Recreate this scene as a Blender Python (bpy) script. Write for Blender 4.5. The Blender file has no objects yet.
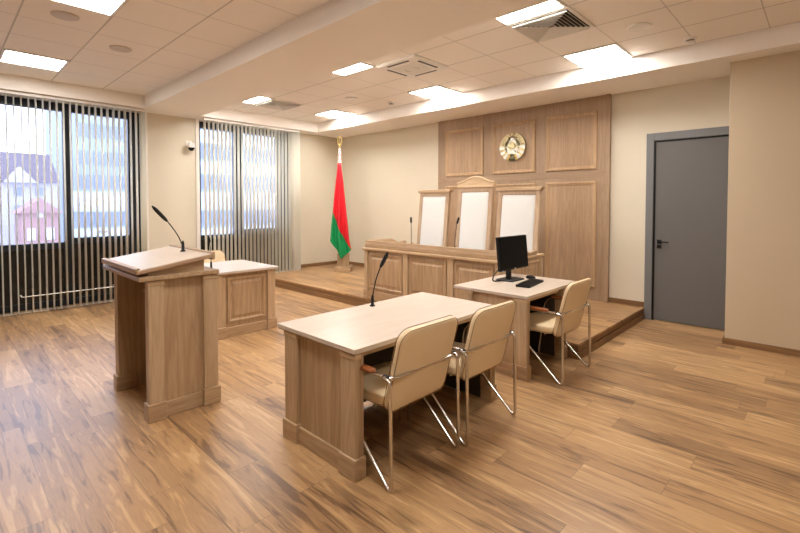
import bpy, bmesh, math, random
from mathutils import Vector, Matrix
random.seed(7)
S = bpy.context.scene
COL = S.collection
R = math.radians

# ---------------------------------------------------------------- camera, world, exposure
cam_data = bpy.data.cameras.new('camera')
cam = bpy.data.objects.new('camera', cam_data)
COL.objects.link(cam)
cam.location = (0, 0, 1.555)
cam.rotation_euler = (R(90 - 1.733), 0, R(43.77))
cam_data.sensor_width = 36
cam_data.lens = 446.4 / 800 * 36
cam_data.shift_y = -(266.5 - 217.4) / 800
cam_data.clip_end = 300
S.camera = cam
S.view_settings.view_transform = 'Standard'
S.view_settings.look = 'None'
S.view_settings.exposure = 2.08
S.view_settings.gamma = 1
S.view_settings.use_curve_mapping = False
LAMP = 9.0
SKY = 2.3
world = bpy.data.worlds.new('sky')
S.world = world
world.use_nodes = True
wb = world.node_tree.nodes['Background']
wb.inputs[0].default_value = (0.88, 0.925, 1.0, 1)
wb.inputs[1].default_value = SKY

# ---------------------------------------------------------------- materials
def newmat(name):
    m = bpy.data.materials.new(name)
    m.use_nodes = True
    return m, m.node_tree.nodes, m.node_tree.links, m.node_tree.nodes['Principled BSDF']

def srgb(r, g, b):
    def f(c):
        c /= 255.0
        return c / 12.92 if c <= 0.04045 else ((c + 0.055) / 1.055) ** 2.4
    return (f(r), f(g), f(b), 1)

def plain(name, col, rough=0.5, metal=0.0, spec=0.5, noise=0.04, scale=30, bump=0.0):
    m, N, L, b = newmat(name)
    b.inputs['Roughness'].default_value = rough
    b.inputs['Metallic'].default_value = metal
    b.inputs['Specular IOR Level'].default_value = spec
    tc = N.new('ShaderNodeTexCoord')
    nz = N.new('ShaderNodeTexNoise')
    nz.inputs['Scale'].default_value = scale
    nz.inputs['Detail'].default_value = 3
    mr = N.new('ShaderNodeMapRange')
    mr.inputs[3].default_value = 1 - noise
    mr.inputs[4].default_value = 1 + noise
    mx = N.new('ShaderNodeVectorMath'); mx.operation = 'SCALE'
    mx.inputs[0].default_value = col[:3]
    L.new(tc.outputs['Object'], nz.inputs['Vector'])
    L.new(nz.outputs[0], mr.inputs[0])
    L.new(mr.outputs[0], mx.inputs['Scale'])
    L.new(mx.outputs[0], b.inputs['Base Color'])
    if bump:
        bp = N.new('ShaderNodeBump'); bp.inputs['Strength'].default_value = bump
        bp.inputs['Distance'].default_value = 0.01
        L.new(nz.outputs[0], bp.inputs['Height'])
        L.new(bp.outputs[0], b.inputs['Normal'])
    return m

def wood(name, light, dark, axis=2, rough=0.45, contrast=1.0, stretch=0.07, spec=0.4):
    m, N, L, b = newmat(name)
    b.inputs['Roughness'].default_value = rough
    b.inputs['Specular IOR Level'].default_value = spec
    tc = N.new('ShaderNodeTexCoord')
    mp = N.new('ShaderNodeMapping')
    sc = [1, 1, 1]; sc[axis] = stretch
    mp.inputs['Scale'].default_value = sc
    n1 = N.new('ShaderNodeTexNoise')
    n1.inputs['Scale'].default_value = 7; n1.inputs['Detail'].default_value = 2
    n1.inputs['Distortion'].default_value = 0.4
    # cathedral rings from a broad noise field
    mu = N.new('ShaderNodeMath'); mu.operation = 'MULTIPLY'; mu.inputs[1].default_value = 16
    fr = N.new('ShaderNodeMath'); fr.operation = 'PINGPONG'; fr.inputs[1].default_value = 1
    n2 = N.new('ShaderNodeTexNoise')
    n2.inputs['Scale'].default_value = 130; n2.inputs['Detail'].default_value = 3
    n3 = N.new('ShaderNodeTexNoise')
    n3.inputs['Scale'].default_value = 2.2
    a = N.new('ShaderNodeMath'); a.operation = 'MULTIPLY_ADD'; a.inputs[1].default_value = 0.28
    c = N.new('ShaderNodeMath'); c.operation = 'MULTIPLY_ADD'; c.inputs[1].default_value = 0.55
    d = N.new('ShaderNodeMath'); d.operation = 'MULTIPLY_ADD'; d.inputs[1].default_value = 0.7; d.inputs[2].default_value = -0.3
    rp = N.new('ShaderNodeValToRGB')
    rp.color_ramp.elements[0].position = 0.5 - 0.42 / contrast
    rp.color_ramp.elements[1].position = 0.5 + 0.42 / contrast
    rp.color_ramp.elements[0].color = dark
    rp.color_ramp.elements[1].color = light
    L.new(tc.outputs['Object'], mp.inputs[0])
    for n in (n1, n2, n3):
        L.new(mp.outputs[0], n.inputs['Vector'])
    L.new(n1.outputs[0], mu.inputs[0]); L.new(mu.outputs[0], fr.inputs[0])
    L.new(n3.outputs[0], d.inputs[0])
    L.new(n2.outputs[0], c.inputs[0]); L.new(d.outputs[0], c.inputs[2])
    L.new(fr.outputs[0], a.inputs[0]); L.new(c.outputs[0], a.inputs[2])
    L.new(a.outputs[0], rp.inputs[0]); L.new(rp.outputs[0], b.inputs['Base Color'])
    bp = N.new('ShaderNodeBump'); bp.inputs['Strength'].default_value = 0.08; bp.inputs['Distance'].default_value = 0.004
    L.new(a.outputs[0], bp.inputs['Height']); L.new(bp.outputs[0], b.inputs['Normal'])
    return m

OAK_L, OAK_D = srgb(203, 174, 139), srgb(153, 123, 91)
M = {}
M['oak_v'] = wood('oak_vertical', OAK_L, OAK_D, 2)
M['oak_x'] = wood('oak_along_x', OAK_L, OAK_D, 0)
M['oak_y'] = wood('oak_along_y', OAK_L, OAK_D, 1)
M['oak_post'] = wood('oak_pilaster', srgb(213, 187, 153), srgb(170, 141, 109), 2)
M['chairwood'] = wood('chair_oak', srgb(208, 182, 154), srgb(168, 140, 112), 2)
M['wallpanel'] = wood('oak_wall_frame', srgb(182, 155, 127), srgb(144, 118, 93), 2)
M['wallpanel_h'] = wood('oak_wall_rail', srgb(182, 155, 127), srgb(144, 118, 93), 0)
M['wallfield'] = wood('oak_wall_field', srgb(190, 160, 128), srgb(150, 121, 93), 2, contrast=1.2)
M['moulding'] = wood('oak_moulding', srgb(204, 172, 134), srgb(160, 128, 96), 2)
M['crest'] = wood('oak_crest', srgb(216, 188, 150), srgb(180, 150, 116), 0)
M['top_y'] = wood('pale_top_y', srgb(216, 202, 187), srgb(198, 182, 166), 1, rough=0.3)
M['top_x'] = wood('pale_top_x', srgb(216, 202, 187), srgb(198, 182, 166), 0, rough=0.3)
M['edge'] = wood('top_edge', srgb(192, 160, 132), srgb(160, 128, 100), 1)
M['painted_shade'] = plain('under_desk_shade', srgb(60, 48, 38), 0.7)  # dark colour standing in for the shade under the desks
M['base_board'] = wood('baseboard_wood', srgb(160, 122, 84), srgb(112, 80, 50), 0)
M['plaster'] = plain('cream_plaster', srgb(222, 212, 192), 0.85, noise=0.025, scale=3, bump=0.03)
M['plaster_tan'] = plain('tan_plaster', srgb(204, 186, 158), 0.85, noise=0.025, scale=3, bump=0.03)
M['ceiling'] = plain('ceiling_paint', srgb(246, 240, 233), 0.9, noise=0.01)
M['black'] = plain('black_plastic', srgb(20, 20, 21), 0.45, spec=.3)
M['screen'] = plain('black_screen', srgb(8, 8, 9), 0.4, spec=.12)
M['chrome'] = plain('chrome', srgb(215, 212, 208), 0.12, metal=1.0, noise=0.01)
M['leather'] = plain('cream_leather', srgb(236, 212, 172), 0.42, noise=0.03, scale=160, bump=0.08)
M['piping'] = plain('tan_piping', srgb(150, 112, 66), 0.5)
M['armwood'] = wood('arm_wood', srgb(178, 108, 62), srgb(128, 70, 36), 0, rough=0.3)
M['cushion'] = plain('white_upholstery', srgb(222, 222, 220), 0.7, noise=0.03, scale=8, bump=0.05)
M['door'] = plain('grey_door', srgb(104, 102, 100), 0.55, noise=0.02)
M['doorframe'] = plain('grey_frame', srgb(118, 119, 120), 0.5, noise=0.02)
M['white'] = plain('white_plastic', srgb(238, 235, 230), 0.65)
M['lightframe'] = plain('white_frame', srgb(226, 222, 214), 0.5)
M['greyplastic'] = plain('grey_plastic', srgb(206, 196, 186), 0.6)
M['darkframe'] = plain('dark_aluminium', srgb(34, 38, 44), 0.35, metal=0.3)
M['spandrel'] = plain('dark_spandrel', srgb(24, 22, 22), 0.25)
M['gold'] = plain('pale_gold', srgb(224, 208, 160), 0.28, metal=0.55, noise=0.06, scale=60)
M['gold2'] = plain('deep_gold', srgb(196, 164, 96), 0.3, metal=0.55)
M['silver'] = plain('silver', srgb(226, 224, 208), 0.25, metal=0.55)
M['olive'] = plain('olive_bronze', srgb(98, 92, 62), 0.5, metal=0.4)  # dull olive bronze of the emblem's back plate and bow
M['red'] = plain('red_cloth', srgb(222, 24, 40), 0.65, scale=12)
M['green'] = plain('green_cloth', srgb(0, 150, 84), 0.65, scale=12)
M['hallfloor'] = plain('threshold', srgb(140, 110, 80), 0.6)
M['pink'] = plain('pink_render', srgb(166, 160, 166), 0.9)
M['brickred'] = plain('brick_render', srgb(150, 118, 116), 0.9)
M['roof'] = plain('purple_roof', srgb(98, 88, 94), 0.9)
M['concrete'] = plain('grey_concrete', srgb(146, 152, 160), 0.9)
M['whiteband'] = plain('white_band', srgb(186, 192, 200), 0.9)
M['farglass'] = plain('far_glass', srgb(120, 126, 138), 0.3)
M['ground'] = plain('asphalt', srgb(120, 124, 130), 0.9)
M['led'] = plain('blue_led', srgb(90, 150, 230), 0.4)

def emis(name, col, st):
    m, N, L, b = newmat(name)
    b.inputs['Base Color'].default_value = (0.8, 0.8, 0.8, 1)
    b.inputs['Emission Color'].default_value = col
    b.inputs['Emission Strength'].default_value = st
    return m
M['diffuser'] = emis('light_diffuser', (1.0, 0.965, 0.92, 1), LAMP)

def glassmat():
    m, N, L, b = newmat('window_glass')
    out = N['Material Output']
    tr = N.new('ShaderNodeBsdfTransparent'); tr.inputs[0].default_value = (0.66, 0.70, 0.80, 1)
    gl = N.new('ShaderNodeBsdfGlossy'); gl.inputs['Roughness'].default_value = 0.02
    fr = N.new('ShaderNodeFresnel'); fr.inputs[0].default_value = 1.5
    mx = N.new('ShaderNodeMixShader')
    L.new(fr.outputs[0], mx.inputs[0]); L.new(tr.outputs[0], mx.inputs[1]); L.new(gl.outputs[0], mx.inputs[2])
    L.new(mx.outputs[0], out.inputs[0])
    N.remove(b)
    return m
M['glass'] = glassmat()

def slatmat():
    m, N, L, b = newmat('blind_cloth')
    out = N['Material Output']
    tl = N.new('ShaderNodeBsdfTranslucent'); tl.inputs[0].default_value = srgb(250, 248, 240)
    b.inputs['Base Color'].default_value = srgb(248, 245, 236)
    b.inputs['Roughness'].default_value = 0.8
    mx = N.new('ShaderNodeMixShader'); mx.inputs[0].default_value = 0.55
    tc = N.new('ShaderNodeTexCoord'); nz = N.new('ShaderNodeTexNoise'); nz.inputs['Scale'].default_value = 300
    bp = N.new('ShaderNodeBump'); bp.inputs['Strength'].default_value = 0.05
    L.new(tc.outputs['Object'], nz.inputs['Vector']); L.new(nz.outputs[0], bp.inputs['Height'])
    L.new(bp.outputs[0], b.inputs['Normal'])
    L.new(b.outputs[0], mx.inputs[1]); L.new(tl.outputs[0], mx.inputs[2]); L.new(mx.outputs[0], out.inputs[0])
    return m
M['slat'] = slatmat()

def floormat():
    m, N, L, b = newmat('laminate_planks')
    def math_(op, a=None, v1=None, c=None, v2=None):
        n = N.new('ShaderNodeMath'); n.operation = op
        for i, q in ((0, a), (1, v1), (2, c)):
            if q is None: continue
            if isinstance(q, (int, float)): n.inputs[i].default_value = q
            else: L.new(q, n.inputs[i])
        return n.outputs[0]
    tc = N.new('ShaderNodeTexCoord'); sp = N.new('ShaderNodeSeparateXYZ')
    L.new(tc.outputs['Object'], sp.inputs[0])
    x, y = sp.outputs[0], sp.outputs[1]
    W, LEN = 0.19, 1.28
    rowf = math_('DIVIDE', y, W); row = math_('FLOOR', rowf)
    wn = N.new('ShaderNodeTexWhiteNoise'); wn.noise_dimensions = '1D'; L.new(row, wn.inputs['W'])
    xo = math_('MULTIPLY_ADD', wn.outputs[0], LEN, x)
    colf = math_('DIVIDE', xo, LEN); colm = math_('FLOOR', colf)
    cb = N.new('ShaderNodeCombineXYZ'); L.new(row, cb.inputs[0]); L.new(colm, cb.inputs[1])
    w2 = N.new('ShaderNodeTexWhiteNoise'); w2.noise_dimensions = '2D'; L.new(cb.outputs[0], w2.inputs['Vector'])
    rnd = w2.outputs[0]
    # grain coordinates: long along x, shifted per plank
    gx = math_('MULTIPLY_ADD', rnd, 37.0, x)
    g = N.new('ShaderNodeCombineXYZ')
    L.new(math_('MULTIPLY', gx, 1.1), g.inputs[0]); L.new(math_('MULTIPLY', y, 13.0), g.inputs[1]); L.new(math_('MULTIPLY', rnd, 11.0), g.inputs[2])
    n1 = N.new('ShaderNodeTexNoise'); n1.inputs['Scale'].default_value = 1.5; n1.inputs['Detail'].default_value = 5; n1.inputs['Roughness'].default_value = 0.55; n1.inputs['Distortion'].default_value = 0.9
    L.new(g.outputs[0], n1.inputs['Vector'])
    n2 = N.new('ShaderNodeTexNoise'); n2.inputs['Scale'].default_value = 12; n2.inputs['Detail'].default_value = 3
    L.new(g.outputs[0], n2.inputs['Vector'])
    # wavy figured rings
    ring = math_('PINGPONG', math_('MULTIPLY', n1.outputs[0], 11.0), 1.0)
    v = math_('MULTIPLY_ADD', n1.outputs[0], 1.3, -0.34)
    v = math_('MULTIPLY_ADD', n2.outputs[0], 0.28, math_('ADD', v, -0.1))
    v = math_('MULTIPLY_ADD', ring, 0.16, v)
    v = math_('MULTIPLY_ADD', rnd, 0.32, math_('ADD', v, -0.13))
    rp = N.new('ShaderNodeValToRGB'); cr = rp.color_ramp
    cr.elements[0].position = 0.12; cr.elements[0].color = srgb(118, 88, 62)
    cr.elements[1].position = 0.95; cr.elements[1].color = srgb(216, 186, 144)
    for p, c in ((0.28, (150, 116, 82)), (0.48, (178, 140, 98)), (0.7, (198, 160, 114))):
        e = cr.elements.new(p); e.color = srgb(*c)
    L.new(v, rp.inputs[0])
    # dark knots
    kc = N.new('ShaderNodeCombineXYZ'); L.new(math_('MULTIPLY', gx, 1.4), kc.inputs[0]); L.new(math_('MULTIPLY', y, 5.0), kc.inputs[1]); L.new(rnd, kc.inputs[2])
    nk = N.new('ShaderNodeTexNoise'); nk.inputs['Scale'].default_value = 2.2; nk.inputs['Detail'].default_value = 1
    L.new(kc.outputs[0], nk.inputs['Vector'])
    kn = N.new('ShaderNodeMapRange'); kn.inputs[1].default_value = 0.66; kn.inputs[2].default_value = 0.78; kn.inputs[3].default_value = 1.0; kn.inputs[4].default_value = 0.66
    L.new(nk.outputs[0], kn.inputs[0])
    # seams
    fy = math_('FRACT', rowf); fx = math_('FRACT', colf)
    sy = math_('MINIMUM', fy, math_('SUBTRACT', 1.0, fy)); sx = math_('MINIMUM', fx, math_('SUBTRACT', 1.0, fx))
    se = math_('MINIMUM', math_('MULTIPLY', sy, W), math_('MULTIPLY', sx, LEN))
    sm = N.new('ShaderNodeMapRange'); sm.inputs[1].default_value = 0.0008; sm.inputs[2].default_value = 0.0025; sm.inputs[3].default_value = 0.62; sm.inputs[4].default_value = 1.0
    L.new(se, sm.inputs[0])
    mul = math_('MULTIPLY', kn.outputs[0], sm.outputs[0])
    sc = N.new('ShaderNodeVectorMath'); sc.operation = 'SCALE'
    L.new(rp.outputs[0], sc.inputs[0]); L.new(mul, sc.inputs['Scale'])
    L.new(sc.outputs[0], b.inputs['Base Color'])
    rr = N.new('ShaderNodeMapRange'); rr.inputs[3].default_value = 0.28; rr.inputs[4].default_value = 0.42
    L.new(n2.outputs[0], rr.inputs[0]); L.new(rr.outputs[0], b.inputs['Roughness'])
    bp = N.new('ShaderNodeBump'); bp.inputs['Strength'].default_value = 0.15; bp.inputs['Distance'].default_value = 0.002
    L.new(mul, bp.inputs['Height']); L.new(bp.outputs[0], b.inputs['Normal'])
    return m
M['floor'] = floormat()

def tilemat():
    m, N, L, b = newmat('ceiling_tiles')
    b.inputs['Roughness'].default_value = 0.9
    tc = N.new('ShaderNodeTexCoord'); sp = N.new('ShaderNodeSeparateXYZ'); L.new(tc.outputs['Object'], sp.inputs[0])
    def grid(o, off, wd):
        a = N.new('ShaderNodeMath'); a.operation = 'SUBTRACT'; a.inputs[1].default_value = off; L.new(o, a.inputs[0])
        d = N.new('ShaderNodeMath'); d.operation = 'DIVIDE'; d.inputs[1].default_value = 0.62; L.new(a.outputs[0], d.inputs[0])
        f = N.new('ShaderNodeMath'); f.operation = 'PINGPONG'; f.inputs[1].default_value = 0.5; L.new(d.outputs[0], f.inputs[0])
        r = N.new('ShaderNodeMapRange'); r.inputs[1].default_value = wd; r.inputs[2].default_value = wd * 2.2
        r.inputs[3].default_value = 0.6; r.inputs[4].default_value = 1.0; L.new(f.outputs[0], r.inputs[0])
        return r.outputs[0]
    mn = N.new('ShaderNodeMath'); mn.operation = 'MINIMUM'
    L.new(grid(sp.outputs[0], 0.0, 0.004), mn.inputs[0]); L.new(grid(sp.outputs[1], 0.0, 0.007), mn.inputs[1])
    nz = N.new('ShaderNodeTexNoise'); nz.inputs['Scale'].default_value = 90; L.new(tc.outputs['Object'], nz.inputs['Vector'])
    mr = N.new('ShaderNodeMapRange'); mr.inputs[3].default_value = 0.97; mr.inputs[4].default_value = 1.03; L.new(nz.outputs[0], mr.inputs[0])
    mm = N.new('ShaderNodeMath'); mm.operation = 'MULTIPLY'; L.new(mn.outputs[0], mm.inputs[0]); L.new(mr.outputs[0], mm.inputs[1])
    sc = N.new('ShaderNodeVectorMath'); sc.operation = 'SCALE'; sc.inputs[0].default_value = srgb(246, 239, 231)[:3]
    L.new(mm.outputs[0], sc.inputs['Scale']); L.new(sc.outputs[0], b.inputs['Base Color'])
    bp = N.new('ShaderNodeBump'); bp.inputs['Strength'].default_value = 0.5; bp.inputs['Distance'].default_value = 0.004
    L.new(mn.outputs[0], bp.inputs['Height']); L.new(bp.outputs[0], b.inputs['Normal'])
    return m
M['tiles'] = tilemat()

# ---------------------------------------------------------------- mesh helpers
class MB:
    def __init__(s):
        s.v = []; s.f = []; s.mi = []
    def add(s, verts, faces, mi=0):
        o = len(s.v); s.v += [tuple(q) for q in verts]
        s.f += [tuple(i + o for i in fc) for fc in faces]; s.mi += [mi] * len(faces)
        return s
    def box(s, x0, x1, y0, y1, z0, z1, mi=0):
        v = [(x0, y0, z0), (x1, y0, z0), (x1, y1, z0), (x0, y1, z0), (x0, y0, z1), (x1, y0, z1), (x1, y1, z1), (x0, y1, z1)]
        return s.add(v, [(0, 3, 2, 1), (4, 5, 6, 7), (0, 1, 5, 4), (1, 2, 6, 5), (2, 3, 7, 6), (3, 0, 4, 7)], mi)
    def tube(s, pts, r, n=10, mi=0, closed=False):
        pts = [Vector(p) for p in pts]; k = len(pts)
        rs = r if isinstance(r, (list, tuple)) else [r] * k
        up = None; V = []
        for i, p in enumerate(pts):
            if closed: t = (pts[(i + 1) % k] - pts[i - 1]).normalized()
            else: t = (pts[min(i + 1, k - 1)] - pts[max(i - 1, 0)]).normalized()
            if up is None:
                up = Vector((0, 0, 1)) if abs(t.z) < 0.9 else Vector((1, 0, 0))
            a = (up - t * up.dot(t)).normalized(); b = t.cross(a); up = a
            for j in range(n):
                th = 2 * math.pi * j / n
                V.append(p + (a * math.cos(th) + b * math.sin(th)) * rs[i])
        F = []
        for i in range(k if closed else k - 1):
            i2 = (i + 1) % k
            for j in range(n):
                F.append((i * n + j, i * n + (j + 1) % n, i2 * n + (j + 1) % n, i2 * n + j))
        if not closed:
            F.append(tuple(reversed(range(n)))); F.append(tuple((k - 1) * n + j for j in range(n)))
        return s.add(V, F, mi)
    def lathe(s, prof, c=(0, 0, 0), n=24, mi=0):
        V = []; F = []; k = len(prof)
        for r, z in prof:
            for j in range(n):
                a = 2 * math.pi * j / n
                V.append((c[0] + r * math.cos(a), c[1] + r * math.sin(a), c[2] + z))
        for i in range(k - 1):
            for j in range(n):
                F.append((i * n + j, i * n + (j + 1) % n, (i + 1) * n + (j + 1) % n, (i + 1) * n + j))
        F.append(tuple(reversed(range(n)))); F.append(tuple((k - 1) * n + j for j in range(n)))
        return s.add(V, F, mi)
    def prism(s, poly, fn, w0, w1, mi=0):
        """poly: list of (a,b); fn(a,b,w)->xyz"""
        k = len(poly)
        V = [fn(a, b, w0) for a, b in poly] + [fn(a, b, w1) for a, b in poly]
        F = [tuple(range(k)), tuple(reversed(range(k, 2 * k)))]
        for i in range(k): F.append((i, i + k, (i + 1) % k + k, (i + 1) % k))
        return s.add(V, F, mi)
    def loft(s, rings, fn, cap0=True, cap1=True, mi=0):
        k = len(rings[0]); V = []; F = []
        for rg in rings:
            V += [fn(*q) for q in rg]
        for i in range(len(rings) - 1):
            for j in range(k):
                F.append((i * k + j, i * k + (j + 1) % k, (i + 1) * k + (j + 1) % k, (i + 1) * k + j))
        if cap0: F.append(tuple(reversed(range(k))))
        if cap1: F.append(tuple((len(rings) - 1) * k + j for j in range(k)))
        return s.add(V, F, mi)
    def build(s, name, mat, parent=None, bevel=0.0, smooth=False, loc=None, rz=0.0, seg=2):
        me = bpy.data.meshes.new(name)
        me.from_pydata([tuple(q) for q in s.v], [], s.f)
        mats = mat if isinstance(mat, (list, tuple)) else [mat]
        for m in mats: me.materials.append(M[m])
        for p, i in zip(me.polygons, s.mi): p.material_index = i
        bm = bmesh.new(); bm.from_mesh(me); bmesh.ops.recalc_face_normals(bm, faces=bm.faces)
        if bevel:
            ed = [e for e in bm.edges if len(e.link_faces) == 2 and e.calc_face_angle(0) > 0.6]
            bmesh.ops.bevel(bm, geom=ed, offset=bevel, segments=seg, affect='EDGES', profile=0.5, clamp_overlap=True)
        bm.to_mesh(me); bm.free()
        if smooth:
            for p in me.polygons: p.use_smooth = True
            me.set_sharp_from_angle(angle=R(50))
        o = bpy.data.objects.new(name, me); COL.objects.link(o)
        if parent: o.parent = parent
        if loc: o.location = loc
        o.rotation_euler.z = rz
        return o

def rrect(w, h, r, seg=6, w0=None):
    """rounded rectangle centred on 0; r = (bl, br, tr, tl) radii"""
    if not isinstance(r, (list, tuple)): r = (r,) * 4
    P = []
    cs = [(-w / 2, -h / 2, 180), (w / 2, -h / 2, 270), (w / 2, h / 2, 0), (-w / 2, h / 2, 90)]
    for (cx, cy, a0), q in zip(cs, r):
        q = max(q, 0.001)
        sx = 1 if cx < 0 else -1; sy = 1 if cy < 0 else -1
        ox, oy = cx + sx * q, cy + sy * q
        for i in range(seg + 1):
            a = R(a0 + 90 * i / seg)
            P.append((ox + q * math.cos(a), oy + q * math.sin(a)))
    return P

def pad(mb, w, h, r, t, fn, puff=0.008, mi=0):
    if not isinstance(r, (list, tuple)): r = (r,) * 4
    e = min(0.014, t * 0.4)
    prof = [(w * .3, -t / 2 - puff), (0.05, -t / 2 - puff * .8), (e, -t / 2), (e * .3, -t / 2 + e * .35), (0, -t / 2 + e), (0, t / 2 - e), (e * .3, t / 2 - e * .35), (e, t / 2), (0.05, t / 2 + puff * .8), (w * .3, t / 2 + puff)]
    rings = []
    for ins, z in prof:
        ins = min(ins, w * .42, h * .42)
        rings.append([(a, b, z) for a, b in rrect(w - 2 * ins, h - 2 * ins, [max(q - ins * .7, 0.004) for q in r])])
    return mb.loft(rings, fn, mi=mi)

def round_path(P, r, n=6):
    P = [Vector(p) for p in P]; out = [P[0]]
    for i in range(1, len(P) - 1):
        a, b, c = P[i - 1], P[i], P[i + 1]
        d1, d2 = (a - b), (c - b)
        q = min(r if not isinstance(r, (list, tuple)) else r[i - 1], d1.length * .49, d2.length * .49)
        s, e = b + d1.normalized() * q, b + d2.normalized() * q
        for k in range(n + 1):
            t = k / n
            out.append(s * (1 - t) ** 2 + b * 2 * t * (1 - t) + e * t * t)
    out.append(P[-1])
    return out

def tag(o, label=None, cat=None, group=None, kind=None):
    if label: o['label'] = label
    if cat: o['category'] = cat
    if group: o['group'] = group
    if kind: o['kind'] = kind
    return o
def thing(name, label, cat, loc=(0, 0, 0), rz=0, group=None):
    o = bpy.data.objects.new(name, None); COL.objects.link(o)
    o.location = loc; o.rotation_euler.z = rz; o.empty_display_size = 0.1
    return tag(o, label, cat, group)
def struct(o): o['kind'] = 'structure'; return o
def kids(o): return [c for c in bpy.data.objects if c.parent == o]
def copy_tree(o, parent=None, first=True):
    c = o.copy(); COL.objects.link(c); c.parent = parent
    for ch in kids(o): copy_tree(ch, c, False)
    return c

def raised(mb, fn, a0, a1, b0, b1, prof, mi=0):
    """nested rectangles: prof = [(inset, height)...]; fn(a,b,h)->xyz"""
    rings = []
    for ins, h in prof:
        rings.append([(a0 + ins, b0 + ins, h), (a1 - ins, b0 + ins, h), (a1 - ins, b1 - ins, h), (a0 + ins, b1 - ins, h)])
    return mb.loft(rings, fn, cap0=False, mi=mi)

# ---------------------------------------------------------------- room shell
XW, YB, XR, YF, ZC, ZT = -8.35, 6.67, 3.0, -3.2, 3.10, 3.30
struct(MB().box(XW - .3, XR + .15, YF - .15, YB + .15, -0.12, 0).build('floor', 'floor'))
XG = [-0.45 - 0.62 * k for k in range(-6, 14)]
# tiled ceilings of the two trays; each origin sits on a grid crossing
struct(MB().box(XW + .45 - .15, XR + .45 + .15, 3.0 - 5.77, YB - 5.77 + .15, 0, .1).build('ceiling', 'tiles', loc=(-0.45, 5.77, ZT)))
struct(MB().box(XW + 4.83 - .15, XR + 4.83 + .15, YF - 1.19 - .15, 3.0 - 1.19, 0, .1).build('ceiling', 'tiles', loc=(-4.83, 1.19, ZT)))
sf = MB()
sf.box(XW, XR, 5.78, YB, ZC, ZT)
sf.box(XW, XR, 2.39, 3.28, ZC, ZT)
sf.box(XW, -8.0, 3.28, 5.78, ZC, ZT)
sf.box(XW, -8.0, YF, 2.39, ZC, ZT)
sf.box(-8.0, XR, YF, YF + .6, ZC, ZT)
struct(sf.build('ceiling_soffit', 'ceiling'))
struct(MB().box(XW - .3, XR + .15, YB, YB + .15, 0, ZT).build('wall_back', 'plaster'))
struct(MB().box(-0.8, XR, 6.06, YB, 0, ZT).build('wall_front_right', 'plaster_tan', bevel=.004))
struct(MB().box(XR, XR + .15, YF, YB, 0, ZT).build('wall_right', 'plaster'))
struct(MB().box(XW - .3, XR + .15, YF - .15, YF, 0, ZT).build('wall_front', 'plaster'))
# window wall: solid between two floor to ceiling openings
W1 = (-1.9, 2.46); W2 = (3.38, 5.30)
wl = MB()
wl.box(XW - .3, XW, YF, W1[0], 0, ZT).box(XW - .3, XW, W1[1], W2[0], 0, ZT).box(XW - .3, XW, W2[1], YB, 0, ZT)
wl.box(XW - .3, XW, W1[0], W1[1], ZC - .02, ZT).box(XW - .3, XW, W2[0], W2[1], ZC - .02, ZT)
struct(wl.build('wall_left', 'plaster'))
# casing strips round the window openings
tr = MB()
for y in (W1[1], W2[0] - .06):
    tr.box(XW, XW + .035, y, y + .06, 0, ZC)
struct(tr.build('trim_1', 'ceiling', bevel=.003))

def window(n, y0, y1, bars, sills, jamb):
    w = struct(bpy.data.objects.new('window_%d' % n, None)); COL.objects.link(w); w.location = (XW - .1, 0, 0)
    f = MB()
    zs = 2.96
    f.box(-.04, .04, y0, y1, zs, ZC - .02)
    f.box(-.04, .04, y0, y0 + .06, 0, zs); f.box(-.04, .04, y1 - jamb, y1, 0, zs)
    for a, b in bars: f.box(-.04, .05, a, b, 0, zs)
    edges = [y0 + .06] + [q for ab in bars for q in ab] + [y1 - jamb]
    g = MB(); sp = MB()
    for i, s in enumerate(sills):
        a, b = edges[2 * i], edges[2 * i + 1]
        f.box(-.04, .05, a, b, s - .09, s)
        f.box(-.04, .04, a, b, 0, .1)
        sp.box(-.02, .01, a, b, .1, s - .09)
        g.box(-.006, .006, a, b, s, zs)
    f.build('window_frame', 'darkframe', w, bevel=.004)
    sp.build('lower_panel', 'spandrel', w)
    g.build('pane', 'glass', w)
    return w
w1 = window(1, W1[0], W1[1], [(-.62, -.5), (.28, .40), (1.37, 1.49)], [.97, .97, .97, 1.03], .21)
w2 = window(2, W2[0], W2[1], [(4.08, 4.26)], [.97, 1.05], .27)
# window handle
h = MB(); h.box(.05, .062, 1.85, 1.88, 1.05, 1.2); h.box(.062, .09, 1.855, 1.875, 1.10, 1.12); h.box(.08, .095, 1.80, 1.96, 1.10, 1.12)
h.build('window_handle', 'white', w1, bevel=.003)

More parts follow.
